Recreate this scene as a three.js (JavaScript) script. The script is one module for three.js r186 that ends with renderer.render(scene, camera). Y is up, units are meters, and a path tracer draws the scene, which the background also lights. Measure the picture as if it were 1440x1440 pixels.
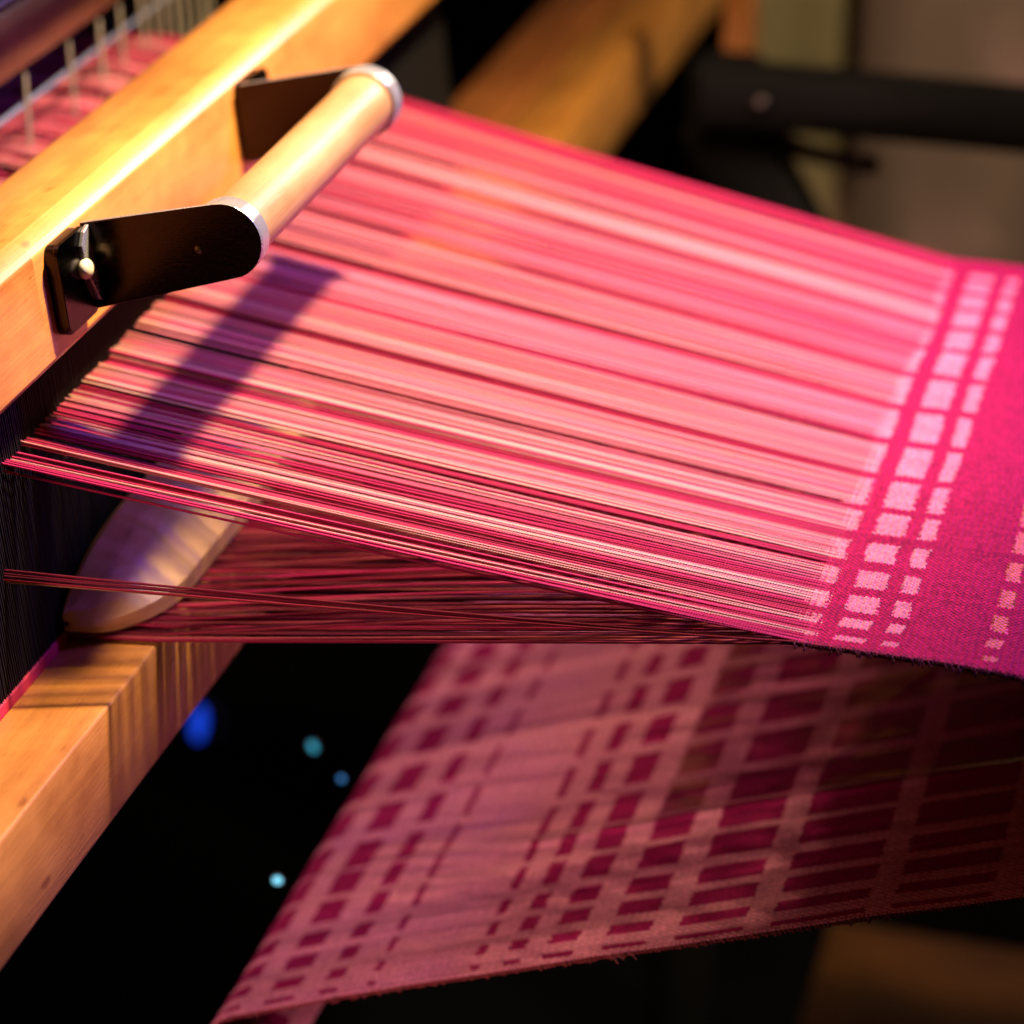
import * as THREE from 'three';
import { mergeGeometries, toCreasedNormals } from 'three/addons/utils/BufferGeometryUtils.js';
import { ImprovedNoise } from 'three/addons/math/ImprovedNoise.js';

// ------------------------------------------------------------------ camera, light, exposure
const scene = new THREE.Scene();
scene.background = new THREE.Color(0.0085, 0.0064, 0.0066);
const camera = new THREE.PerspectiveCamera(20.41, 1, 0.05, 30);
camera.position.set(0.1881, 0.6671, 1.1585);
camera.lookAt(0.1881 - 0.2446, 0.6671 - 0.4561, 1.1585 - 0.8557);
camera.focus = 1.375;
camera.userData.fStop = 3.5;
const renderer = new THREE.WebGLRenderer({ antialias: true });
renderer.toneMapping = THREE.LinearToneMapping;
renderer.toneMappingExposure = 1;
renderer.shadowMap.enabled = true;

function spot(color, intensity, at, to, angle, penumbra, radius) {
  const l = new THREE.SpotLight(color, intensity, 0, angle, penumbra, 2);
  l.position.set(...at); l.target.position.set(...to);
  l.castShadow = true; l.shadow.radius = radius; l.shadow.mapSize.set(2048, 2048);
  scene.add(l, l.target);
  return l;
}
// warm work lamp above the warp, violet lamp beyond the cloth, low warm lamp in front of the loom
spot(new THREE.Color(1, 0.79, 0.50), 10.2, [-0.065, 0.80, -0.28], [-0.42, 0, -0.26], 0.82, 1, 1.7);
spot(new THREE.Color(0.14, 0.06, 1), 17, [0.80, 1.12, -0.55], [-0.10, 0, -0.20], 0.37, 1, 3);
spot(new THREE.Color(1, 0.42, 0.85), 4.6, [0.70, 1.0, -0.85], [0.09, 0, -0.43], 0.24, 1, 3);
spot(new THREE.Color(1, 0.53, 0.60), 27, [-0.62, 0.12, 2.2], [-0.27, -0.30, -0.30], 0.15, 1, 4);
// pale lamp far behind the loom, low, and an added unseen light that brightens the curtains
spot(new THREE.Color(1, 0.92, 0.84), 1.5, [0.03, 0.62, -1.25], [-0.34, 0.20, -0.1], 0.32, 1, 9);
spot(new THREE.Color(1, 0.8, 0.6), 12, [0.9, 1.3, -0.2], [-0.05, -0.2, -1.4], 0.42, 1, 4);

// ------------------------------------------------------------------ helpers
let seed = 7;
const rnd = () => { seed = (seed * 1664525 + 1013904223) >>> 0; return seed / 4294967296; };
const rr = (a, b) => a + (b - a) * rnd();
const pick = (a) => a[Math.floor(rnd() * a.length)];
const noise = new ImprovedNoise();
const fbm = (x, y, z = 0, o = 4) => { let s = 0, a = 1, n = 0; for (let i = 0; i < o; i++) { s += a * noise.noise(x, y, z + i * 7.3); n += a; a *= 0.5; x *= 2; y *= 2; } return s / n; };
const clamp = (x, a = 0, b = 1) => Math.min(b, Math.max(a, x));
const smooth = (a, b, x) => { const t = clamp((x - a) / (b - a)); return t * t * (3 - 2 * t); };
const used = {};
function numbered(n) { const k = used[n] = (used[n] ?? -1) + 1; return k ? n + '_' + String(k).padStart(3, '0') : n; }
function tag(o, label, category, group, kind) {
  if (label) o.userData.label = label;
  if (category) o.userData.category = category;
  if (group) o.userData.group = group;
  if (kind) o.userData.kind = kind;
  return o;
}
function thing(name, label, category, pos = [0, 0, 0], rotZ = 0) {
  const g = new THREE.Group(); g.name = numbered(name); g.position.set(...pos); g.rotation.z = rotZ;
  scene.add(g); return tag(g, label, category);
}
function part(name, geo, mat, parent, label) {
  const m = new THREE.Mesh(geo, mat); m.name = name; m.castShadow = m.receiveShadow = true; parent.add(m);
  if (label) m.userData.label = label;
  return m;
}
function sub(name, parent, label) { const g = new THREE.Group(); g.name = name; parent.add(g); if (label) g.userData.label = label; return g; }
function lone(name, geo, mat, label, category, kind) {
  const m = part(numbered(name), geo, mat, scene); return tag(m, label, category, null, kind);
}

// rounded rectangle outline, as [x, y] points, counter-clockwise
function rrect(x0, x1, y0, y1, r, n = 6) {
  const p = [], R = Array.isArray(r) ? r : [r, r, r, r];  // corners: x0y0, x1y0, x1y1, x0y1
  [[x0, y0, Math.PI, R[0], 1, 1], [x1, y0, 1.5 * Math.PI, R[1], -1, 1], [x1, y1, 0, R[2], -1, -1], [x0, y1, 0.5 * Math.PI, R[3], 1, -1]].forEach(([x, y, a, q, sx, sy]) => {
    for (let i = 0; i <= n; i++) { const t = a + i / n * Math.PI / 2; p.push([x + sx * q + q * Math.cos(t), y + sy * q + q * Math.sin(t)]); }
  });
  return p;
}
// a bar with that outline from z0 to z1; uv in metres (along, round)
function bar(outline, z0, z1, nz = 1, axis = 'z') {
  const pos = [], uv = [], n = outline.length; let per = [0];
  for (let i = 0; i < n; i++) { const a = outline[i], b = outline[(i + 1) % n]; per.push(per[i] + Math.hypot(a[0] - b[0], a[1] - b[1])); }
  const put = (i, z) => { const p = outline[i % n]; pos.push(p[0], p[1], z); uv.push(z, per[i]); };
  for (let k = 0; k < nz; k++) {
    const a = z0 + (z1 - z0) * k / nz, b = z0 + (z1 - z0) * (k + 1) / nz;
    for (let i = 0; i < n; i++) { put(i, a); put(i + 1, a); put(i + 1, b); put(i, a); put(i + 1, b); put(i, b); }
  }
  const c = outline.reduce((s, p) => [s[0] + p[0] / n, s[1] + p[1] / n], [0, 0]);
  for (const [z, f] of [[z0, 0], [z1, 1]]) for (let i = 0; i < n; i++) {
    const a = outline[i], b = outline[(i + 1) % n], t = f ? [c, a, b] : [c, b, a];
    for (const q of t) { pos.push(q[0], q[1], z); uv.push(q[0] * 0.5, q[1]); }
  }
  if (z1 < z0) for (let i = 0; i < pos.length; i += 9) for (let k = 0; k < 3; k++) { let t = pos[i + 3 + k]; pos[i + 3 + k] = pos[i + 6 + k]; pos[i + 6 + k] = t; if (k < 2) { const j = i / 3 * 2; t = uv[j + 2 + k]; uv[j + 2 + k] = uv[j + 4 + k]; uv[j + 4 + k] = t; } }
  let g = new THREE.BufferGeometry();
  g.setAttribute('position', new THREE.Float32BufferAttribute(pos, 3)); g.setAttribute('uv', new THREE.Float32BufferAttribute(uv, 2));
  g = toCreasedNormals(g, 0.7);
  if (axis === 'x') g.rotateY(Math.PI / 2);
  if (axis === 'y') g.rotateX(-Math.PI / 2);
  return g;
}
// a tube through points; uv = (length in metres, turn)
function tube(pts, r, sides = 6) {
  const n = pts.length, pos = [], nor = [], uv = [], idx = []; let L = 0;
  const T = new THREE.Vector3(), A = new THREE.Vector3(), B = new THREE.Vector3(), up = new THREE.Vector3();
  for (let i = 0; i < n; i++) {
    const a = pts[Math.max(0, i - 1)], b = pts[Math.min(n - 1, i + 1)];
    T.set(b[0] - a[0], b[1] - a[1], b[2] - a[2]).normalize();
    up.set(0, 1, 0); if (Math.abs(T.y) > 0.9) up.set(1, 0, 0);
    A.crossVectors(T, up).normalize(); B.crossVectors(T, A);
    if (i) L += Math.hypot(pts[i][0] - pts[i - 1][0], pts[i][1] - pts[i - 1][1], pts[i][2] - pts[i - 1][2]);
    const R = typeof r === 'function' ? r(i / (n - 1)) : r;
    for (let k = 0; k <= sides; k++) {
      const t = k / sides * 2 * Math.PI, c = Math.cos(t), s = Math.sin(t), q = [A.x * c + B.x * s, A.y * c + B.y * s, A.z * c + B.z * s];
      pos.push(pts[i][0] + R * q[0], pts[i][1] + R * q[1], pts[i][2] + R * q[2]); nor.push(...q); uv.push(L, k / sides);
    }
    if (i) for (let k = 0; k < sides; k++) { const o = (i - 1) * (sides + 1) + k, p = o + sides + 1; idx.push(o, o + 1, p, o + 1, p + 1, p); }
  }
  const g = new THREE.BufferGeometry();
  g.setAttribute('position', new THREE.Float32BufferAttribute(pos, 3)); g.setAttribute('normal', new THREE.Float32BufferAttribute(nor, 3)); g.setAttribute('uv', new THREE.Float32BufferAttribute(uv, 2)); g.setIndex(idx);
  return g;
}
function tex(w, h, f, srgb = false, rep) {
  const d = new Uint8Array(w * h * 4);
  for (let y = 0; y < h; y++) for (let x = 0; x < w; x++) { const c = f(x / w, y / h), o = (y * w + x) * 4; d[o] = clamp(c[0]) * 255; d[o + 1] = clamp(c[1]) * 255; d[o + 2] = clamp(c[2]) * 255; d[o + 3] = 255; }
  const t = new THREE.DataTexture(d, w, h); t.wrapS = t.wrapT = THREE.RepeatWrapping; t.magFilter = THREE.LinearFilter; t.minFilter = THREE.LinearMipmapLinearFilter; t.generateMipmaps = true;
  if (srgb) t.colorSpace = THREE.SRGBColorSpace;
  if (rep) t.repeat.set(...rep);
  t.needsUpdate = true; return t;
}
const lin2s = (v) => v <= 0.0031308 ? 12.92 * v : 1.055 * Math.pow(v, 1 / 2.4) - 0.055;

// ------------------------------------------------------------------ materials
// wood: linear base colour, grain along u; one tile is 0.8 m by 0.2 m
function wood(base, dark, s, opt = {}) {
  const W = 1024, H = 512;
  const val = (u, v) => {
    const long = fbm(u * 5 + s, v * 22, s, 4), fine = fbm(u * 26, v * 150 + s, s * 2, 3), wave = 0.5 + 0.5 * Math.sin((v * 14 + 1.3 * fbm(u * 2.2, v * 3, s, 3)) * 6.28);
    const fleck = Math.max(0, noise.noise(u * 90, v * 210, s * 3) - 0.42) * 1.5, blot = fbm(u * 7, v * 3.2, s + 20, 3);
    const knot = Math.max(0, noise.noise(u * 34, v * 17, s * 5) - 0.62) * 3;
    return clamp(0.36 + 0.24 * long + 0.22 * fine + 0.14 * wave * (0.5 + long) + 0.8 * fleck + 0.85 * blot + 0.35 * fbm(u * 40, v * 11, s + 31, 3) + 1.6 * knot);
  };
  const map = tex(W, H, (u, v) => { const t = val(u, v); return [0, 1, 2].map((k) => lin2s(base[k] * (1 - t) + dark[k] * t)); }, true, [1 / 0.8, 1 / 0.2]);
  const bump = tex(512, 256, (u, v) => { const t = 0.5 + 0.35 * fbm(u * 26, v * 150 + s, s * 2, 3) + 0.2 * fbm(u * 4, v * 8, s, 2); return [t, t, t]; }, false, [1 / 0.8, 1 / 0.2]);
  const rough = tex(512, 256, (u, v) => { const t = 0.78 + 0.3 * fbm(u * 9, v * 12, s + 3, 4); return [t, t, t]; }, false, [1 / 0.8, 1 / 0.2]);
  return new THREE.MeshPhysicalMaterial({ map, bumpMap: bump, bumpScale: 0.0003, roughnessMap: rough, roughness: 0.42, clearcoat: 0.7, clearcoatRoughness: 0.24, ...opt });
}
const M = {
  beech: wood([0.68, 0.275, 0.052], [0.34, 0.11, 0.018], 3.1),
  beech2: wood([0.58, 0.24, 0.042], [0.27, 0.085, 0.013], 8.4, { clearcoat: 0.25 }),
  grip: wood([0.40, 0.22, 0.085], [0.24, 0.115, 0.036], 5.7, { clearcoat: 0.25, clearcoatRoughness: 0.42, roughness: 0.5 }),
  shuttle: wood([0.46, 0.25, 0.085], [0.23, 0.105, 0.03], 11.2, { clearcoat: 0.08, clearcoatRoughness: 0.4, roughness: 0.6 }),
  brownwood: wood([0.20, 0.075, 0.03], [0.09, 0.03, 0.012], 14.9, { clearcoat: 0.1 }),
  darkwood: wood([0.007, 0.006, 0.006], [0.004, 0.0035, 0.003], 17.3, { clearcoat: 0, roughness: 1, specularIntensity: 0.2 }),
  backwood: wood([0.40, 0.13, 0.03], [0.20, 0.06, 0.012], 29.3, { clearcoat: 0.2 }),
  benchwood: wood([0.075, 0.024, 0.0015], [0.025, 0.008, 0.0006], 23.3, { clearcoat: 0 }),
  orangewood: wood([0.42, 0.16, 0.035], [0.22, 0.07, 0.014], 19.3, { clearcoat: 0.1 }),
};
const scratch = tex(256, 256, (u, v) => { const t = 0.5 + 0.3 * fbm(u * 3, v * 60, 2, 4) + 0.25 * fbm(u * 20, v * 20, 5, 3); return [t, t, t]; }, false, [30, 30]);
M.steel = new THREE.MeshStandardMaterial({ color: new THREE.Color(0.42, 0.41, 0.38), metalness: 0.65, roughness: 0.5, roughnessMap: scratch, bumpMap: scratch, bumpScale: 0.00006 });
M.darksteel = new THREE.MeshStandardMaterial({ color: new THREE.Color(0.10, 0.085, 0.075), metalness: 1, roughness: 0.55, roughnessMap: scratch });
M.shadesteel = new THREE.MeshStandardMaterial({ color: new THREE.Color(0.034, 0.023, 0.019), metalness: 1, roughness: 0.42, roughnessMap: scratch, bumpMap: scratch, bumpScale: 0.00006 });  // dark copy of the steel: shade on the bracket put into the colour
M.black = new THREE.MeshStandardMaterial({ color: new THREE.Color(0.012, 0.01, 0.009), roughness: 0.6, bumpMap: scratch, bumpScale: 0.0001 });
M.screw = new THREE.MeshPhysicalMaterial({ color: new THREE.Color(0.75, 0.66, 0.45), roughness: 0.3, clearcoat: 0.5 });
M.dent = new THREE.MeshStandardMaterial({ color: new THREE.Color(0.016, 0.013, 0.012), metalness: 0.5, roughness: 0.6 });
M.rod = new THREE.MeshStandardMaterial({ color: new THREE.Color(0.25, 0.28, 0.36), metalness: 0.8, roughness: 0.5 });
M.cord = new THREE.MeshStandardMaterial({ color: new THREE.Color(0.24, 0.19, 0.12), roughness: 0.9 });
M.tape = new THREE.MeshStandardMaterial({ color: new THREE.Color(0.5, 0.015, 0.03), roughness: 0.7 });
const twist = tex(64, 32, (u, v) => { const t = 0.5 + 0.5 * Math.sin((u * 2 + v) * 6.28 * 2); const k = Math.pow(t, 0.6); return [k, k, k]; }, false, [1 / 0.0056, 1]);
const twistCol = tex(64, 64, (u, v) => { const t = 0.5 + 0.5 * Math.sin((u * 2 + v) * 6.28 * 2); const k = 0.74 + 0.26 * Math.pow(t, 0.5) + 0.10 * noise.noise(u * 16, v * 9, 3); return [k, k, k]; }, true, [1 / 0.0056, 1]);
const yarn = (r, g, b) => new THREE.MeshPhysicalMaterial({ color: new THREE.Color(r, g, b), roughness: 0.62, map: twistCol, bumpMap: twist, bumpScale: 0.00022, specularIntensity: 0.35, sheen: 0.06, sheenRoughness: 0.5, sheenColor: new THREE.Color(r, g, b).lerp(new THREE.Color(1, 1, 1), 0.3) });
M.pale = [[0.61, 0.13, 0.15], [0.66, 0.18, 0.18], [0.57, 0.085, 0.125], [0.68, 0.23, 0.21], [0.51, 0.065, 0.10], [0.64, 0.18, 0.22]].map((c) => yarn(...c));
M.cream = [[0.70, 0.37, 0.26], [0.68, 0.29, 0.22], [0.72, 0.42, 0.29], [0.64, 0.23, 0.19]].map((c) => yarn(...c));
M.red = [[0.46, 0.012, 0.055], [0.40, 0.010, 0.045], [0.55, 0.02, 0.09], [0.34, 0.008, 0.04], [0.50, 0.03, 0.07]].map((c) => yarn(...c));
M.magenta = [[0.48, 0.010, 0.075], [0.52, 0.014, 0.09], [0.40, 0.008, 0.06]].map((c) => yarn(...c));
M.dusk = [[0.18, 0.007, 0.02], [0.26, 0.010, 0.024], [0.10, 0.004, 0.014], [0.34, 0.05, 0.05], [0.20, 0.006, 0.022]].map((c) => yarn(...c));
M.gold = yarn(0.34, 0.17, 0.06);

// ------------------------------------------------------------------ setting: floor, curtain
{
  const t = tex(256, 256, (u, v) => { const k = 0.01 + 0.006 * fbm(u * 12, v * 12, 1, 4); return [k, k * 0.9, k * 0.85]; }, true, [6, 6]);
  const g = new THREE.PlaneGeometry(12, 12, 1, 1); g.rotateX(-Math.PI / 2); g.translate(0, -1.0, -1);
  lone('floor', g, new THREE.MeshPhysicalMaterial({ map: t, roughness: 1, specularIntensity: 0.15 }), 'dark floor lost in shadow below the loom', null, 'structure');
}
function curtain(x0, x1, z, amp, fold, color, label) {
  const nx = 160, pos = [], idx = [], uv = [];
  for (const side of [0, 1]) for (let j = 0; j <= 1; j++) for (let i = 0; i <= nx; i++) {
    const x = x0 + (x1 - x0) * i / nx, k = 6.28 * x / fold;
    pos.push(x, j ? 1.1 : -0.98, z - side * 0.003 + amp * (Math.sin(k + 0.6 * Math.sin(x * 9)) + 0.3 * Math.sin(2.3 * k + 1))); uv.push(x, j * 2);
  }
  const w = nx + 1;
  for (const s of [0, 1]) for (let i = 0; i < nx; i++) { const a = s * 2 * w + i; s ? idx.push(a, a + w, a + 1, a + 1, a + w, a + w + 1) : idx.push(a, a + 1, a + w, a + 1, a + w + 1, a + w); }
  for (let j = 0; j < 2; j++) for (let i = 0; i < nx; i++) { const a = j * w + i, b = a + 2 * w; idx.push(a, b, a + 1, a + 1, b, b + 1); }
  const g = new THREE.BufferGeometry(); g.setAttribute('position', new THREE.Float32BufferAttribute(pos, 3)); g.setAttribute('uv', new THREE.Float32BufferAttribute(uv, 2)); g.setIndex(idx); g.computeVertexNormals();
  const t = tex(128, 128, (u, v) => { const k = 0.8 + 0.1 * Math.sin(u * 6.28 * 32) + 0.1 * Math.sin(v * 6.28 * 32) + 0.2 * fbm(u * 6, v * 6, 3, 3); return color.map((c) => lin2s(c * k)); }, true, [12, 12]);
  return lone('curtain', g, new THREE.MeshStandardMaterial({ map: t, roughness: 0.95, side: THREE.DoubleSide }), label, 'curtain');
}
curtain(-0.31, -0.205, -1.42, 0.010, 0.19, [0.24, 0.19, 0.075], 'narrow olive curtain panel hanging behind the black side rail of the loom');
curtain(-0.203, 1.6, -1.40, 0.008, 0.21, [0.23, 0.15, 0.10], 'wide brown curtain hanging in folds behind the loom');

// ------------------------------------------------------------------ loom frame beyond the cloth
{
  const f = thing('loom', 'dark side frame of the loom beyond the far edge of the warp', 'loom frame');
  const at = (g, x, y, z) => g.translate(x, y, z);
  part('side_rail', bar(rrect(0.86, 0.90, -0.0575, -0.0145, 0.004), -0.24, 0.75, 1, 'x'), M.darkwood, f, 'black horizontal side rail');
  part('side_post', at(bar(rrect(-0.025, 0.022, -0.03, 0.03, 0.004), -1.0, -0.03, 1, 'y'), -0.235, 0, -0.93), M.darkwood, f);
  part('brace', at(bar(rrect(-0.03, 0.03, -0.02, 0.02, 0.004), -0.5, 0.0, 1, 'y').rotateZ(0.55), -0.235, -0.06, -0.90), M.darkwood, f);
  part('upright', at(bar(rrect(-0.011, 0.011, -0.02, 0.02, 0.003), -0.08, 0.05, 1, 'y'), -0.236, 0, -0.985), M.orangewood, f, 'narrow orange wooden upright');
  part('bolt', at(new THREE.SphereGeometry(0.006, 16, 12).scale(1, 1, 0.5), -0.194, -0.036, -0.857), M.darksteel, f, 'round bolt head');
  part('added_shade_beam', bar(rrect(-0.53, -0.46, 0.24, 0.62, 0.006), -1.0, 0.5, 1), M.beech2, f);  // unseen beam added above the heddles to shade the warp behind
}
{
  const l = thing('brake_lever', 'short black lever arm sticking out below the black side rail', 'lever', [-0.19, -0.074, -0.9]);
  part('arm', tube([[-0.03, 0.03, 0], [-0.005, 0.004, 0], [0.02, -0.010, 0], [0.045, -0.014, 0], [0.068, -0.016, 0]], (t) => 0.0085 - 0.002 * t, 10), M.black, l);
  part('knob', new THREE.SphereGeometry(0.009, 16, 12).scale(1.3, 1, 1).translate(0.072, -0.0165, 0), M.black, l);
}
{
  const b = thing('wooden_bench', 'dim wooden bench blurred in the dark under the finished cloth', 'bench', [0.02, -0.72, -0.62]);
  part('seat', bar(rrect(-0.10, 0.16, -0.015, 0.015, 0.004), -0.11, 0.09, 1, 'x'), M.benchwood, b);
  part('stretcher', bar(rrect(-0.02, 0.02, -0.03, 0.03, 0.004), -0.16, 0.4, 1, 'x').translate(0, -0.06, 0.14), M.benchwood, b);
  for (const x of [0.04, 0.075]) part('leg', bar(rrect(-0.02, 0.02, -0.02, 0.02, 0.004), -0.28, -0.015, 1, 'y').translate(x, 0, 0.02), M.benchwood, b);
}

// ------------------------------------------------------------------ beater: rail, handle, race, reed (tilted back 6 degrees)
const TILT = 6 * Math.PI / 180;
const beater = thing('loom_beater', 'tilted beechwood beater of the loom holding the dark reed', 'beater', [-0.331, -0.053, 0], TILT);
part('top_rail', bar(rrect(-0.09, -0.03, 0.152, 0.218, [0.004, 0.004, 0.011, 0.008], 10), -1.6, 0.45, 4), M.beech, beater);
{
  const o = rrect(-0.0496, 0, -0.056, 0, [0.003, 0.0016, 0.0016, 0.001], 5);
  part('back_board', bar(rrect(-0.115, -0.0575, -0.05, -0.001, 0.003, 5), -1.6, 0.45, 4), M.backwood, beater, 'reddish brown board behind the reed');
  part('race_beam', bar(o, -1.6, 0.45, 4), M.beech2, beater);
}
{
  const reed = sub('reed', beater), d = [], P = 0.00215;
  const blade = new THREE.BoxGeometry(0.006, 0.168, 0.00055);
  const n = Math.round((0.24 + 0.70) / P), im = new THREE.InstancedMesh(blade, M.dent, n), m = new THREE.Matrix4();
  for (let k = 0; k < n; k++) { m.makeRotationX(rr(-0.0006, 0.0006)); m.setPosition(-0.0535 + rr(-0.0002, 0.0002), 0.074, 0.24 - k * P + rr(-0.00012, 0.00012)); im.setMatrixAt(k, m); }
  im.name = 'reed_dents'; im.userData.kind = 'stuff'; im.castShadow = im.receiveShadow = true; reed.add(im);
  part('binding', bar(rrect(-0.0565, -0.0498, -0.006, 0.006, 0.0025, 5), -0.70, 0.24, 1), M.tape, reed, 'red tape binding along the foot of the reed');
  part('baulk', bar(rrect(-0.0568, -0.0502, 0.142, 0.156, 0.003, 5), -0.70, 0.24, 1), M.black, reed);
}
{
  const h = sub('handle', beater), AX = 0.0505, AY = 0.2015, R = 0.0188, ZN = -0.047, ZF = -0.2665;
  part('grip', new THREE.CylinderGeometry(0.0168, 0.0168, ZN - ZF - 0.004, 48, 1).rotateX(Math.PI / 2).translate(AX, AY, (ZN + ZF) / 2), M.grip, h);
  {
    const g = h.children[0].geometry, p = g.attributes.position, u = g.attributes.uv;
    for (let i = 0; i < p.count; i++) u.setXY(i, p.getZ(i) + 0.3, Math.atan2(p.getY(i) - AY, p.getX(i) - AX) * 0.017);
  }
  const plate = () => {
    const s = new THREE.Shape(), n = 16, a = 0.15;
    s.moveTo(-0.0245, 0.1660); s.lineTo(AX + R * Math.sin(a), AY - R * Math.cos(a));
    for (let i = 0; i <= n; i++) { const t = -Math.PI / 2 + a + i / n * Math.PI; s.lineTo(AX + R * Math.cos(t), AY + R * Math.sin(t)); }
    s.lineTo(-0.0245, 0.2105); s.closePath();
    return new THREE.ExtrudeGeometry(s, { depth: 0.0014, bevelEnabled: true, bevelThickness: 0.0005, bevelSize: 0.0005, bevelSegments: 2, steps: 1 });
  };
  const ring = (z0, z1) => {
    const p = []; for (const [r, z] of [[R - 0.0012, z0], [R + 0.0004, z0], [R + 0.0006, z0 + 0.0006], [R + 0.0006, z1 - 0.0008], [R, z1], [R - 0.0016, z1], [R - 0.0016, z0]]) p.push(new THREE.Vector2(r, z));
    return toCreasedNormals(new THREE.LatheGeometry(p, 48).rotateX(Math.PI / 2).scale(1, 1, 1).toNonIndexed(), 0.5).translate(AX, AY, 0);
  };
  const one = (zp, dir, label) => {
    part('bracket_plate', plate().translate(0, 0, zp - 0.0010), M.steel, h);
    part('shade_face', plate().scale(1, 1, 0.4).translate(0, 0, zp + 0.0011), M.shadesteel, h, label);  // thin front layer in the shaded copy of the steel
    part('ferrule', ring(Math.min(zp, zp - dir * 0.0100), Math.max(zp, zp - dir * 0.0100)), M.steel, h);
    const z0 = dir > 0 ? zp : zp - 0.036, f = new THREE.Shape(rrect(z0, z0 + 0.036, 0.1655, 0.2105, 0.006, 5).map((q) => new THREE.Vector2(...q)));
    part('flange', new THREE.ExtrudeGeometry(f, { depth: 0.0018, bevelEnabled: true, bevelThickness: 0.0004, bevelSize: 0.0004, bevelSegments: 2 }).rotateY(-Math.PI / 2).translate(-0.0225, 0, 0), M.shadesteel, h);
    const cr = new THREE.Shape([[0.0002, 0.2108], [0.0080, 0.2085], [0.0124, 0.2030], [0.0118, 0.1960], [0.0085, 0.1850], [0.0032, 0.1730], [0.0002, 0.1690]].map(([a, b]) => new THREE.Vector2(zp + dir * a, b)));
    part('lit_bend', new THREE.ExtrudeGeometry(cr, { depth: 0.0010, bevelEnabled: true, bevelThickness: 0.0006, bevelSize: 0.0004, bevelSegments: 3 }).rotateY(-Math.PI / 2).translate(-0.0206, 0, 0), M.steel, h);  // lit crescent of the flange fold, its highlight shaped in bright steel
    const s = new THREE.Shape(rrect(z0 + 0.001, z0 + 0.0345, 0.164, 0.2095, 0.005, 5).map((q) => new THREE.Vector2(...q)));
    part('spacer', new THREE.ExtrudeGeometry(s, { depth: 0.0050, bevelEnabled: true, bevelThickness: 0.0006, bevelSize: 0.0006, bevelSegments: 2 }).rotateY(-Math.PI / 2).translate(-0.0247, 0, 0), M.shadesteel, h);
    part('screw', new THREE.SphereGeometry(0.0052, 20, 14).scale(0.75, 1, 1).translate(-0.0205, 0.191, dir > 0 ? zp + 0.012 : zp - 0.012), M.screw, h);
    part('rivet', new THREE.SphereGeometry(0.0026, 14, 10).scale(1, 1, 0.35).translate(AX - 0.014, AY - 0.004, zp + dir * 0.0014), M.darksteel, h);
  };
  one(ZN, 1, 'steel bracket with a rounded end and its shade put into a dark face');
  one(ZF, -1);
}

// ------------------------------------------------------------------ heddle frames behind the beater
function heddleFrame(x, y, z0, label, spots, mat) {
  const h = thing('heddle_frame', label, 'heddle frame', [x, 0, 0]);
  part('top_bar', bar(rrect(-0.007, 0.007, y, y + 0.04, 0.002), -0.85, 0.1, 1), mat, h);
  part('hanging_rod', tube([[0.006, y - 0.0225, 0.1], [0.006, y - 0.0205, -0.85]], 0.0016, 8), M.rod, h, 'thin blue grey metal rod');
  part('upper_rod', tube([[0.009, y + 0.048, 0.1], [0.009, y + 0.048, -0.85]], 0.0018, 8), M.rod, h);
  for (const z of spots) {
    const s = rr(0.8, 1.1), lean = rr(-0.001, 0.003);
    part('heddle', mergeGeometries([-1, 1].map((k) => tube([[0.008, y - 0.002, z + k * 0.0009], [0.008, y - 0.022, z + k * 0.0012 - lean], [0.0082, y - 0.045, z + k * 0.0007 - 2 * lean], [0.008, y - 0.056, z + k * 0.0015 - 2 * lean], [0.008, y - 0.07, z + k * 0.0007 - 2 * lean], [0.008, y - 0.17, z - 2 * lean]], 0.0008 * s, 6))), M.cord, h);
  }
  return h;
}
heddleFrame(-0.54, 0.1335, 0, 'brown heddle frame nearest the beater with pale cord heddles', [-0.245, -0.314, -0.377, -0.4227, -0.455, -0.487, -0.505, -0.522, -0.541, -0.556, -0.575, -0.592, -0.61], M.brownwood);
{
  const s = []; for (let k = 0; k < 26; k++) s.push(-0.2 - k * 0.017 + rr(-0.004, 0.004));
  heddleFrame(-0.60, 0.118, 0, 'second heddle frame in the dark behind the brown one', s, M.darkwood);
}

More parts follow.
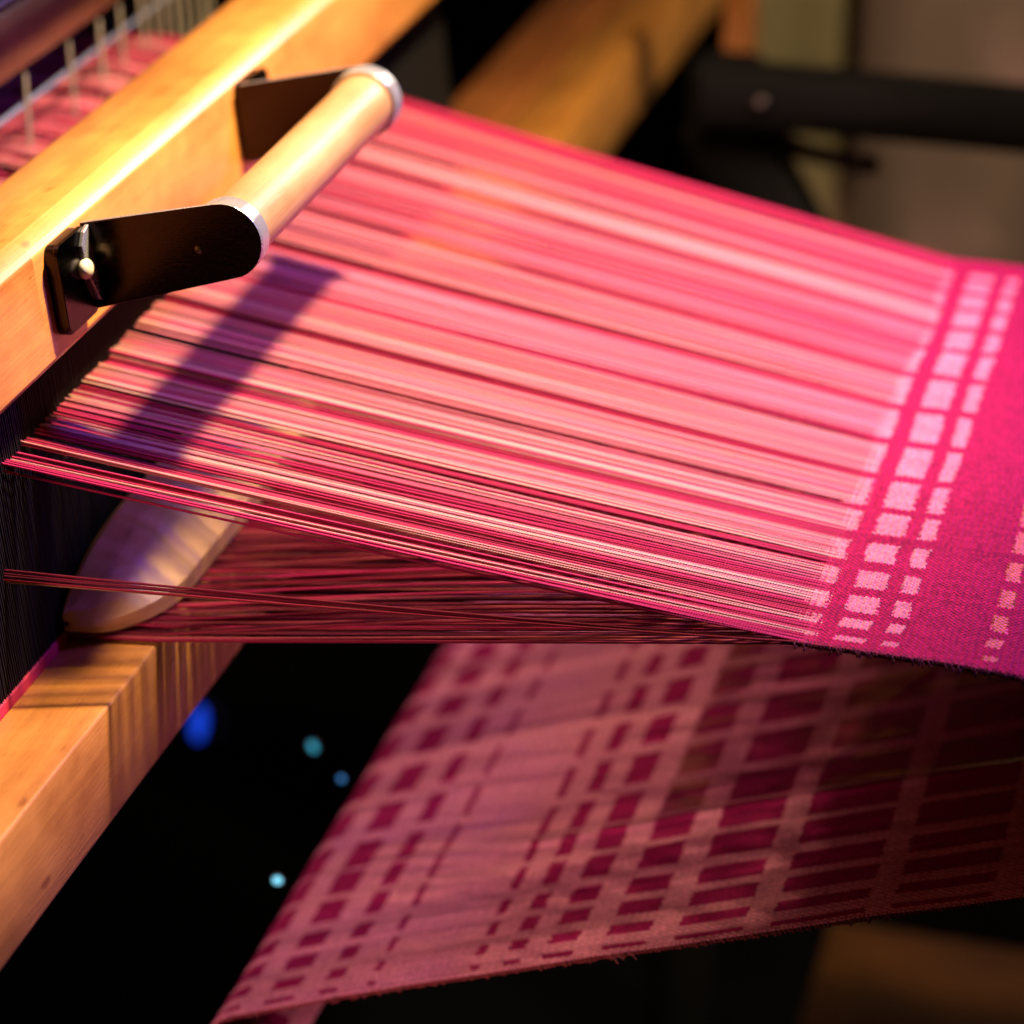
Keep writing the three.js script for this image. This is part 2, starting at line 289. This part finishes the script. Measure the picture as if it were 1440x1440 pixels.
// ------------------------------------------------------------------ cloth surfaces
// a woven sheet: grid of (u, z) displaced by the yarns; triangles sorted into the meshes that region() names
function weaveSheet(us, zs, surf, yarns, region) {
  const nu = us.length, nz = zs.length, P = new Float32Array(nu * nz * 3), C = new Float32Array(nu * nz * 3), idx = {};
  for (let j = 0; j < nz; j++) for (let i = 0; i < nu; i++) {
    const u = us[i], z = zs[j], s = surf(u, z), y = yarns(u, z), o = (j * nu + i) * 3;
    P[o] = s[0] + s[2] * y[0]; P[o + 1] = s[1] + s[3] * y[0]; P[o + 2] = z; C[o] = y[1]; C[o + 1] = y[2]; C[o + 2] = y[3];
  }
  const all = [];
  for (let j = 0; j + 1 < nz; j++) for (let i = 0; i + 1 < nu; i++) {
    const a = j * nu + i, b = a + 1, c = a + nu, d = c + 1, k = region((us[i] + us[i + 1]) / 2, (zs[j] + zs[j + 1]) / 2);
    (idx[k] ??= []).push(a, c, b, b, c, d); all.push(a, c, b, b, c, d);   // u grows, z falls: faces up
  }
  const whole = new THREE.BufferGeometry(); whole.setAttribute('position', new THREE.BufferAttribute(P, 3)); whole.setIndex(all); whole.computeVertexNormals();
  const N = whole.attributes.normal.array, out = {};
  for (const k in idx) {
    const map = new Map(), p = [], n = [], c = [], id = [];
    for (const v of idx[k]) {
      let q = map.get(v);
      if (q === undefined) { q = map.size; map.set(v, q); for (let e = 0; e < 3; e++) { p.push(P[v * 3 + e]); n.push(N[v * 3 + e]); c.push(C[v * 3 + e]); } }
      id.push(q);
    }
    const g = new THREE.BufferGeometry();
    g.setAttribute('position', new THREE.Float32BufferAttribute(p, 3)); g.setAttribute('normal', new THREE.Float32BufferAttribute(n, 3)); g.setAttribute('color', new THREE.Float32BufferAttribute(c, 3)); g.setIndex(id);
    out[k] = g;
  }
  return out;
}
const grid = (a, b, step) => { const n = Math.max(1, Math.round(Math.abs(b - a) / step)), r = []; for (let i = 0; i <= n; i++) r.push(a + (b - a) * i / n); return r; };
const hash = (i, j) => { let h = (i * 374761393 + j * 668265263) | 0; h = Math.imul(h ^ (h >>> 13), 1274126177); return ((h ^ (h >>> 16)) >>> 0) / 4294967296; };
// two crossing yarn systems; lift > 0 keeps the warp on top; returns [height, warp on top?, warp index, pick index]
function cross(u, z, pp, pw, lift, A, r) {
  const U = u / pp - 0.5, V = -z / pw - 0.5, i = Math.round(V), j = Math.round(U), fz = V - i, fx = U - j;
  const wob = 0.25 * (hash(i, j) - 0.5);
  const w = A * (lift + (1 - Math.abs(lift)) * Math.cos(Math.PI * (U + i)) + wob) + r * Math.sqrt(Math.max(0, 1 - 3.4 * fz * fz));
  const f = -A * (lift + (1 - Math.abs(lift)) * Math.cos(Math.PI * (V + j)) + wob) + r * Math.sqrt(Math.max(0, 1 - 3.4 * fx * fx));
  return [Math.max(w, f), w > f, i, j];
}
const fabric = new THREE.MeshPhysicalMaterial({ color: 0xffffff, vertexColors: true, roughness: 0.9, specularIntensity: 0.35, side: THREE.DoubleSide });

// upper cloth
const ROWS = [[-0.0112, -0.0072], [-0.0285, -0.0205], [-0.0525, -0.0365], [-0.0783, -0.0602], [-0.1089, -0.0878], [-0.1423, -0.1188], [-0.1795, -0.1498], [-0.2227, -0.1878], [-0.2683, -0.2323], [-0.3133, -0.2775], [-0.3541, -0.3221], [-0.3877, -0.3611], [-0.4175, -0.3942], [-0.4419, -0.424], [-0.4620, -0.4500], [-0.4770, -0.4690]];
const inRow = (z, rows) => { for (let k = 0; k < rows.length; k++) if (z > rows[k][0] && z < rows[k][1]) return k; return -1; };
{
  const COLS = [[-0.0085, 0.0035], [0.0134, 0.0283], [0.0361, 0.0437], [0.0835, 0.0905]];
  const PP = 0.00155, PW = 0.00145;
  const where = (u, z) => {
    const i = Math.round(-z / PW - 0.5), zc = -(i + 0.5) * PW, k = inRow(zc, ROWS); if (k < 0) return -1;
    const e = 0.0022 * (hash(i, 3) - 0.5), c = COLS.findIndex((q) => u + e > q[0] && u + e < q[1]);
    return c < 0 ? -1 : k * 10 + c;
  };
  const drop = (u) => -0.15 * Math.max(0, u - 0.06) * Math.max(0, u - 0.06) * 8;
  const surf = (u, z) => [u, drop(u) + 0.0010 * fbm(u * 14, z * 9, 4, 2) + 0.0005 * fbm(u * 90, z * 40, 2, 2), 0, 1];
  const yarns = (u, z) => {
    const w = where(u, z), pale = w >= 0, c = cross(u, z, PP, PW, pale ? 0.16 : -0.04, 0.00058, 0.00062);
    c[0] += 0.00022 * Math.cos(Math.PI * u / PP);
    let t = 0.84 + 0.28 * hash(c[2], c[1] ? 1 : c[3] + 99) + 0.55 * (hash(c[2], c[3]) - 0.5);
    if (pale && c[1]) return u > 0.07 ? [c[0], 0.34 * t, 0.09 * t, 0.012 * t] : [c[0] + 0.0002, 0.46 * t, 0.18 * t, 0.16 * t];  // last column dimmer orange: the dark corner is put into its colour
    if (pale) return [c[0], 0.66 * t, 0.10 * t, 0.17 * t];
    return c[1] ? [c[0], 0.40 * t, 0.006 * t, 0.048 * t] : [c[0], 0.17 * t, 0.003 * t, 0.026 * t];
  };
  const cloth = thing('woven_cloth', 'crimson cloth with rows of small pale pink checks beside the stretched warp', 'cloth');
  const zs = [...grid(0, -0.17, 0.00036), ...grid(-0.1705, -0.5, 0.0006)], us = grid(-0.0095, 0.135, 0.00038);
  const R = weaveSheet(us, zs, surf, yarns, (u, z) => where(u, z));
  for (const k in R) part(k === '-1' ? 'ground_weave' : 'pale_check', R[k], fabric, cloth);
  const rest = weaveSheet(grid(0.135, 0.3, 0.003), grid(0, -0.5, 0.01), surf, () => [0.0004, 0.5, 0.013, 0.09], () => 0);
  part('plain_end', rest[0], fabric, cloth);
  const back = new THREE.PlaneGeometry(0.3095, 0.499, 40, 4); back.rotateX(-Math.PI / 2); back.translate(0.14525, -0.0014, -0.2498);
  { const p = back.attributes.position; for (let i = 0; i < p.count; i++) p.setY(i, drop(p.getX(i)) - 0.0014); }
  part('underside', back, new THREE.MeshStandardMaterial({ color: new THREE.Color(0.25, 0.02, 0.05), roughness: 0.9, side: THREE.DoubleSide }), cloth);
  // selvedge: loops of weft turning round the outer warp threads
  const loops = [];
  for (let k = 0; k < 88; k++) {
    const x = -0.004 + k * PP, q = Math.pow(rnd(), 2) * 0.0026 + 0.0006, y0 = drop(x);
    loops.push(tube([[x - 0.0004, y0 + 0.0004, -0.002], [x - 0.0002, y0 + 0.0003, q * 0.6], [x + 0.0003 + rr(-0.0003, 0.0006), y0 - 0.0008 - q * rr(0.3, 0.9), q], [x + 0.0007, y0 - 0.0014, q * 0.4], [x + 0.0009, y0 - 0.0016, -0.002]], 0.00055, 6));
  }
  const sel = mergeGeometries(loops); const se = part('selvedge_loops', sel, M.dusk[2], cloth, 'ragged selvedge, shade under the edge put into its dark red'); se.userData.kind = 'stuff';  // dark yarn colour carries the shade under the cloth edge
  for (const s of [0, 1]) part('selvedge_cord', tube(grid(-0.008, 0.16, 0.002).map((x, i) => [x, drop(x) + 0.0002 - s * 0.0012 + 0.0003 * Math.sin(i * 1.9 + s * 3), -0.0002 + 0.0004 * Math.cos(i * 1.7 + s * 2)]), 0.0007, 6), s ? M.dusk[2] : M.red[3], cloth);
}

// finished cloth running back below, towards the roll
const lowY = (x) => -0.1638 + 0.3657 * x - 0.0588 * x * x;
{
  const X0 = -0.300, R0 = 0.028, s0 = 0.3657 - 0.1176 * X0, len = Math.hypot(1, s0), n0 = [-s0 / len, 1 / len], c0 = [X0 - n0[0] * R0, lowY(X0) - n0[1] * R0], a0 = Math.atan2(n0[1], n0[0]);
  const surf = (u, z) => {
    const wv = 0.0022 * fbm(u * 9, z * 7, 8, 2) + 0.0007 * fbm(u * 3, z * 60, 2, 2) + 0.0014 * Math.exp(-Math.pow((z + 0.128) / 0.004, 2)) * smooth(-0.25, -0.1, u);
    if (u >= X0) { const s = 0.3657 - 0.1176 * u, l = Math.hypot(1, s), n = [-s / l, 1 / l]; return [u + n[0] * wv, lowY(u) + n[1] * wv, n[0], n[1]]; }
    const a = a0 + (X0 - u) / R0, n = [Math.cos(a), Math.sin(a)]; return [c0[0] + n[0] * (R0 + wv), c0[1] + n[1] * (R0 + wv), n[0], n[1]];
  };
  const LR = [[-0.0085, -0.0045], [-0.0265, -0.0185], [-0.0490, -0.0365], [-0.0715, -0.0565], [-0.1030, -0.0815], [-0.1330, -0.1100], [-0.1670, -0.1370], [-0.2100, -0.1775], [-0.2555, -0.2210], [-0.3010, -0.2690], [-0.3420, -0.3130], [-0.3790, -0.3520], [-0.4110, -0.3880], [-0.4370, -0.4190], [-0.4600, -0.4460], [-0.4780, -0.4690]];
  const LC = [[-0.372, -0.336], [-0.3215, -0.2985], [-0.2850, -0.2675], [-0.2525, -0.2420], [-0.2245, -0.2200], [-0.1680, -0.1625], [-0.1500, -0.1405], [-0.1285, -0.1120], [-0.0970, -0.0740], [-0.0590, -0.0240], [-0.0105, 0.0370], [0.0500, 0.0980], [0.1120, 0.1420], [0.1540, 0.1700]];
  const PP = 0.0021, PW = 0.0015;
  const where = (u, z) => {
    const i = Math.round(-z / PW - 0.5), zc = -(i + 0.5) * PW, k = inRow(zc, LR); if (k < 0) return -1;
    const e = 0.0012 * (hash(i, 5) - 0.5), c = LC.findIndex((q) => u + e > q[0] && u + e < q[1]);
    return c < 0 ? -1 : k * 100 + c;
  };
  const yarns = (u, z) => {
    const w = where(u, z), dark = w >= 0, c = cross(u, z, PP, PW, dark ? -0.1 : 0.15, 0.00055, 0.00062);
    const t = 0.82 + 0.36 * hash(c[2], c[1] ? 1 : c[3] + 41) + 0.2 * (hash(c[2], c[3]) - 0.5);
    if (dark) return c[1] ? [c[0], 0.36 * t, 0.007 * t, 0.085 * t] : [c[0], 0.20 * t, 0.004 * t, 0.05 * t];
    const warm = 0.5 + 0.5 * fbm(0.5, z * 60, 6, 3);
    return c[1] ? [c[0], (0.60 + 0.08 * warm) * t, (0.20 + 0.06 * warm) * t, 0.275 * t] : [c[0], 0.50 * t, 0.12 * t, 0.19 * t];
  };
  const cloth = thing('finished_cloth', 'pale salmon cloth with dark crimson checks sloping below the crimson cloth', 'cloth');
  const us = grid(-0.385, 0.20, 0.0008), zs = [...grid(0, -0.14, 0.00055), ...grid(-0.141, -0.5, 0.0011)];
  const R = weaveSheet(us, zs, surf, yarns, where);
  for (const k in R) part(k === '-1' ? 'ground_weave' : 'dark_check', R[k], fabric, cloth);
  const loops = [];
  for (let k = 0; k < 230; k++) {
    const u = -0.33 + k * 0.0022, q = 0.0004 + Math.pow(rnd(), 2.5) * 0.0034, s = surf(u, 0), s2 = surf(u + 0.0012, 0);
    loops.push(tube([[s[0], s[1] + 0.0004, -0.002], [s[0], s[1] + 0.0003, q * 0.5], [(s[0] + s2[0]) / 2, s[1] - 0.0006, q], [s2[0], s2[1] - 0.0012, q * 0.3], [s2[0], s2[1] - 0.0014, -0.002]], 0.0006, 5));
  }
  part('selvedge_loops', mergeGeometries(loops), M.dusk[3], cloth).userData.kind = 'stuff';
  const ends = [];
  for (let k = 0; k < 24; k++) {
    const u = rr(-0.28, 0.10), z = k < 14 ? 0.001 : rr(-0.132, -0.122), s = surf(u, Math.min(0, z)), d = [rr(-0.004, 0.006), rr(-0.003, 0.004), rr(0, 0.005)];
    ends.push(tube([0, 0.4, 0.75, 1].map((t) => [s[0] + d[0] * t, s[1] + 0.0008 + d[1] * t * t, z + d[2] * t]), 0.00018, 4));
  }
  part('loose_ends', mergeGeometries(ends), M.pale[1], cloth, 'short loose yarn ends').userData.kind = 'stuff';

  // clear film lying on the part of it below the crimson cloth
  const nx = 90, nz = 130, g = new THREE.PlaneGeometry(1, 1, nx, nz), p = g.attributes.position;
  for (let i = 0; i < p.count; i++) {
    const a = p.getX(i) + 0.5, b = p.getY(i) + 0.5, u = -0.0985 + 0.004 * fbm(b * 6, 2, 1, 3) + a * 0.245, z = -0.129 + 0.004 * fbm(a * 7, 5, 1, 3) - b * 0.36, s = surf(u, z);
    const up = 0.0016 + 0.0010 * Math.abs(fbm(u * 11, z * 8, 3, 2)) + [[-0.085, -0.255, 0.9], [-0.004, -0.158, 0.5], [-0.06, -0.20, -0.4], [0.03, -0.24, 0.7], [-0.03, -0.29, 0.3]].reduce((q, [a, b, w]) => q + 0.0032 * Math.exp(-Math.pow((u - a + w * (z - b)) / 0.0018, 2) - Math.pow((z - b) / 0.012, 2)), 0);
    p.setXYZ(i, s[0] + s[2] * up, s[1] + s[3] * up, z);
  }
  g.computeVertexNormals();
  lone('plastic_film', g, new THREE.MeshPhysicalMaterial({ color: new THREE.Color(0.80, 0.68, 0.82), transmission: 1, thickness: 0, roughness: 0.12, ior: 1.35, side: THREE.DoubleSide }), 'smoky clear plastic film lying over the checks of the lower cloth', 'plastic film');
}

// ------------------------------------------------------------------ warp
{
  const warp = thing('warp_threads', 'pink and red warp threads stretched from the crimson cloth to the dark reed', 'warp threads');
  const tilt = Math.tan(TILT), reedX = (y) => -0.376 - 0.0055 - tilt * (y + 0.053);
  let budget = 300;
  // a thread from the fell at z to the reed at height yr, on to the heddles and the back
  function strand(zc, zr, yr, sag = 0, r = 0.00058, straightEnd = true) {
    const xr = reedX(yr), pts = [[0.006, -0.0002, zc], [0.0, 0.0004, zc]], j = rr(-0.0004, 0.0004), jy = rr(-0.0004, 0.0004), n = 9;
    for (let k = 1; k <= n; k++) { const t = k / n; pts.push([xr * t, 0.0004 + (yr - 0.0004) * t - sag * 4 * t * (1 - t) + jy * Math.sin(3 * t + j * 9000), zc + (zr - zc) * t + j * Math.sin(t * 5 + jy * 9000)]); }
    const yh = straightEnd ? yr * 0.54 / -xr : yr - 0.02;
    pts.push([-0.535, yh + 0.0004, zr + rr(-0.001, 0.001)], [-0.545, yh, zr], [-0.95, straightEnd ? 0.05 : 0.03, zr]);
    return tube(pts, r, 6);
  }
  const zReed = (z) => 0.0315 + z * (0.566 / 0.5);
  const upY = (z) => 0.0535 + 0.0125 * clamp(-z / 0.5);
  function band(name, list, label) {        // list of [geometry, material]
    const g = sub(name, warp, label), over = {};
    for (const [geo, mat] of list) {
      if (budget > 0) { part('thread', geo, mat, g); budget--; } else (over[mat.uuid] ??= { mat, geos: [] }).geos.push(geo);
    }
    for (const k in over) part('thread_mass', mergeGeometries(over[k].geos), over[k].mat, g).userData.kind = 'stuff';
  }
  // lower layer first in the list of what is near: its front edge shows below the upper one
  const upper = [], PWt = 0.00142;
  const edges = [0, ...ROWS.flatMap((r) => [r[1], r[0]]), -0.5];
  for (let k = 0; k + 1 < edges.length; k++) {
    const z1 = edges[k], z0 = edges[k + 1], isPale = k % 2 === 1, list = [], n = Math.max(1, Math.round((z1 - z0) / (isPale ? PWt : PWt * 1.05)));
    const bandLift = rr(-0.0015, 0.0015), tone = Math.floor(rnd() * 6);
    for (let i = 0; i < n; i++) {
      const z = z1 + (z0 - z1) * (i + 0.5) / n + rr(-0.00022, 0.00022) + (k < 22 ? (i % 2 ? 0.00025 : -0.00025) : (i % 2 ? 0.00012 : -0.00012));
      if (isPale) {
        const m = rnd() < (k < 9 ? 0.30 - 0.03 * k : 0.02) ? pick(M.red) : k < 16 && rnd() < 0.75 - k * 0.04 ? pick(M.cream) : rnd() < 0.6 ? M.pale[tone] : pick(M.pale);
        list.push([strand(z, zReed(z) + rr(-0.0006, 0.0006), upY(z) + bandLift + rr(-0.0012, 0.0012), rr(0, 0.0010), k < 22 ? rr(0.00050, 0.00059) : rr(0.00056, 0.00066)), m]);
      } else if (k === 0) {
        list.push([strand(z, zReed(z) + rr(-0.0004, 0.0004), upY(z) + rr(-0.002, 0.002), rr(0, 0.0012), 0.00062), pick(M.magenta)]);
      } else {
        if (rnd() < 0.10) continue;
        list.push([strand(z, zReed(z) + rr(-0.0012, 0.0012), upY(z) - rr(0.0, 0.0055), rr(0, 0.0016), rr(0.00055, 0.00065)), pick(M.red)]);
      }
    }
    upper.push([isPale ? 'pale_band' : 'red_band', list]);
  }
  // extra crimson threads on the selvedge side, mixed between the first pale rows
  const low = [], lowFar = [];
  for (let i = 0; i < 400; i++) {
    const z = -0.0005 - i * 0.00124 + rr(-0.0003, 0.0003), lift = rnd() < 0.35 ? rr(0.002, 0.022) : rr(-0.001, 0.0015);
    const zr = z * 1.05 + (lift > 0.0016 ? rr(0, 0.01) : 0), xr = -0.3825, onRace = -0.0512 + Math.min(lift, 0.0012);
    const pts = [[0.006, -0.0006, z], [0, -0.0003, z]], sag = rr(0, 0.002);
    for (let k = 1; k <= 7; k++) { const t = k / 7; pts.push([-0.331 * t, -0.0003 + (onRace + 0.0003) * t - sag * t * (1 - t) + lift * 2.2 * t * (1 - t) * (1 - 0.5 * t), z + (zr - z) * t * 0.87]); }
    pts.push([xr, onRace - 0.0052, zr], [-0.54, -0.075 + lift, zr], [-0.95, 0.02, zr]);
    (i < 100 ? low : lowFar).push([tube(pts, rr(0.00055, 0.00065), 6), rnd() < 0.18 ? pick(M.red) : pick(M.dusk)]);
  }
  // loose strands at half height by the near selvedge
  const loose = [];
  for (const [zc, yr, zr, m] of [[-0.0010, 0.0060, 0.047, M.dusk[0]], [-0.0016, 0.0046, 0.0478, M.dusk[4]], [-0.0022, 0.0034, 0.0484, M.dusk[2]], [-0.0006, 0.0020, 0.0492, M.dusk[1]], [-0.0014, 0.0008, 0.0480, M.gold]])
    loose.push([strand(zc, zr, yr, 0.0012, 0.00062, false), m]);
  band('loose_strands', loose, 'few dark red strands at half height in front of the shuttle');
  for (const [n, l] of upper.slice(0, 9)) band(n, l);
  band('lower_layer', low, 'dark red threads of the lower layer');
  for (const [n, l] of upper.slice(9)) band(n, l);
  band('lower_layer', lowFar);
  // stray fibres standing off the near threads
  const fuzz = [];
  for (let k = 0; k < 1500; k++) {
    const zc = -Math.pow(rnd(), 1.6) * 0.22, t = rnd(), xr = -0.39, x = xr * t, y = 0.0005 + (upY(zc) - 0.0005) * t, z = zc + (zReed(zc) - zc) * t, l = rr(0.0015, 0.0045), a = rr(-1, 1), b = rr(0.2, 1), c = rr(-0.8, 0.8);
    fuzz.push(tube([[x, y, z], [x + l * a * 0.5, y + l * b * 0.35, z + l * c * 0.4], [x + l * a, y + l * b * 0.45, z + l * c * 0.6]], 0.00005, 3));
  }
  part('stray_fibres', mergeGeometries(fuzz), M.pale[2], warp).userData.kind = 'stuff';
  // knots of red yarn at the heddle eyes
  for (const [z, s] of [[-0.292, 1], [-0.333, 0.85], [-0.350, 1.05], [-0.388, 1], [-0.27, 0.9], [-0.36, 0.8]]) {
    const k = new THREE.TorusKnotGeometry(0.0026 * s, 0.0016 * s, 48, 7, 2, 3).translate(-0.532, 0.0815, z);
    part('yarn_knot', k, M.magenta[Math.floor(rnd() * 3)], warp);
  }
}

// ------------------------------------------------------------------ shuttle, lying on the race
{
  const s = thing('weaving_shuttle', 'worn wooden boat shuttle lying in the open warp against the reed', 'shuttle', [-0.331, -0.053, 0], TILT);
  const L = 0.30, n = 60, ring = 44, pos = [], uv = [], idx = [];
  // cross-section when full: x' and height, from the front foot round over the top to the reed side
  const prof = [[-0.0070, 0.0008], [-0.0008, 0.0042], [0.0000, 0.0140], [-0.0100, 0.0235], [-0.0215, 0.0345], [-0.0330, 0.0405], [-0.0430, 0.0420], [-0.0475, 0.0385], [-0.0482, 0.0250], [-0.0475, 0.0040], [-0.0440, 0.0008]];
  const loop = [];
  for (let k = 0; k < prof.length; k++) { const p = prof[k], q = prof[(k + 1) % prof.length]; for (let e = 0; e < 4; e++) loop.push({ x: p[0] + (q[0] - p[0]) * e / 4, y: p[1] + (q[1] - p[1]) * e / 4 }); }
  for (let i = 0; i <= n; i++) {
    const q = i / n, a = 0.5 - 0.5 * Math.cos(Math.PI * q), z = 0.0065 - L * a, d = Math.min(a, 1 - a) * L;
    const w = Math.sqrt(Math.max(0, 1 - Math.pow(1 - clamp(d / 0.058), 2))), h = Math.pow(Math.max(0, 1 - Math.pow(1 - clamp((d + 0.004) / 0.095), 2)), 0.62);
    for (const p of loop) {
      const x = -0.0465 + (p.x + 0.0465) * Math.max(0.015, w), y = 0.0105 + (p.y - 0.0105) * Math.max(0.06, p.y > 0.0105 ? h : Math.pow(w, 0.7));
      pos.push(x, y + 0.0012, z); uv.push(z + 0.4, (p.x + p.y) * 1.4);
    }
  }
  for (let i = 0; i < n; i++) for (let k = 0; k < ring; k++) { const a = i * ring + k, b = i * ring + (k + 1) % ring, c = a + ring, d = b + ring; idx.push(a, b, c, b, d, c); }
  let g = new THREE.BufferGeometry(); g.setAttribute('position', new THREE.Float32BufferAttribute(pos, 3)); g.setAttribute('uv', new THREE.Float32BufferAttribute(uv, 2)); g.setIndex(idx); g = toCreasedNormals(g.toNonIndexed(), 0.62);
  part('body', g, M.shuttle, s);
  part('tip_pin', new THREE.CylinderGeometry(0.0016, 0.0019, 0.004, 12).rotateX(Math.PI / 2).translate(-0.0452, 0.0135, 0.0045), M.darksteel, s, 'small dark pin in the shuttle tip');
}

// ------------------------------------------------------------------ blue glints in the dark under the loom, added as glowing beads
function glintBead(name, label, at, r, color, power, sx = 1, sy = 1, lean = 0.45) {
  const t = thing(name, label, 'glowing glint', at);
  part('bead', new THREE.IcosahedronGeometry(r, 1).scale(sx, sy, 0.7).rotateZ(lean), new THREE.MeshStandardMaterial({ color: 0x000000, emissive: new THREE.Color(...color), emissiveIntensity: power, roughness: 0.4 }), t);  // reflection put in as emission, no lamp stands here
  part('bead_rim', new THREE.TorusGeometry(r * Math.max(sx, sy) * 1.15, r * 0.3, 8, 20).translate(0, 0, -r * 0.4), M.black, t);
}
glintBead('blue_glint', 'large deep blue glint made to glow, blurred, beside the lower edge of the race beam', [-0.62, -0.57, -0.72], 0.0085, [0.01, 0.06, 0.75], 1.0, 0.75, 2.1, -0.15);
glintBead('blue_glint', 'teal glint made to glow in the dark between the race beam and lower cloth', [-0.3854, -0.34, -0.3635], 0.0027, [0.02, 0.42, 0.62], 1.2, 0.8, 1.4);
glintBead('blue_glint', 'tiny mid blue glint made to glow, touching the edge of the lower cloth', [-0.338, -0.31, -0.2868], 0.0019, [0.03, 0.25, 0.65], 1.2);
glintBead('blue_glint', 'bright pale blue glint made to glow at the edge of the lower cloth', [-0.3246, -0.285, -0.135], 0.0024, [0.22, 0.75, 1], 1.6, 1.2, 1);

renderer.render(scene, camera);
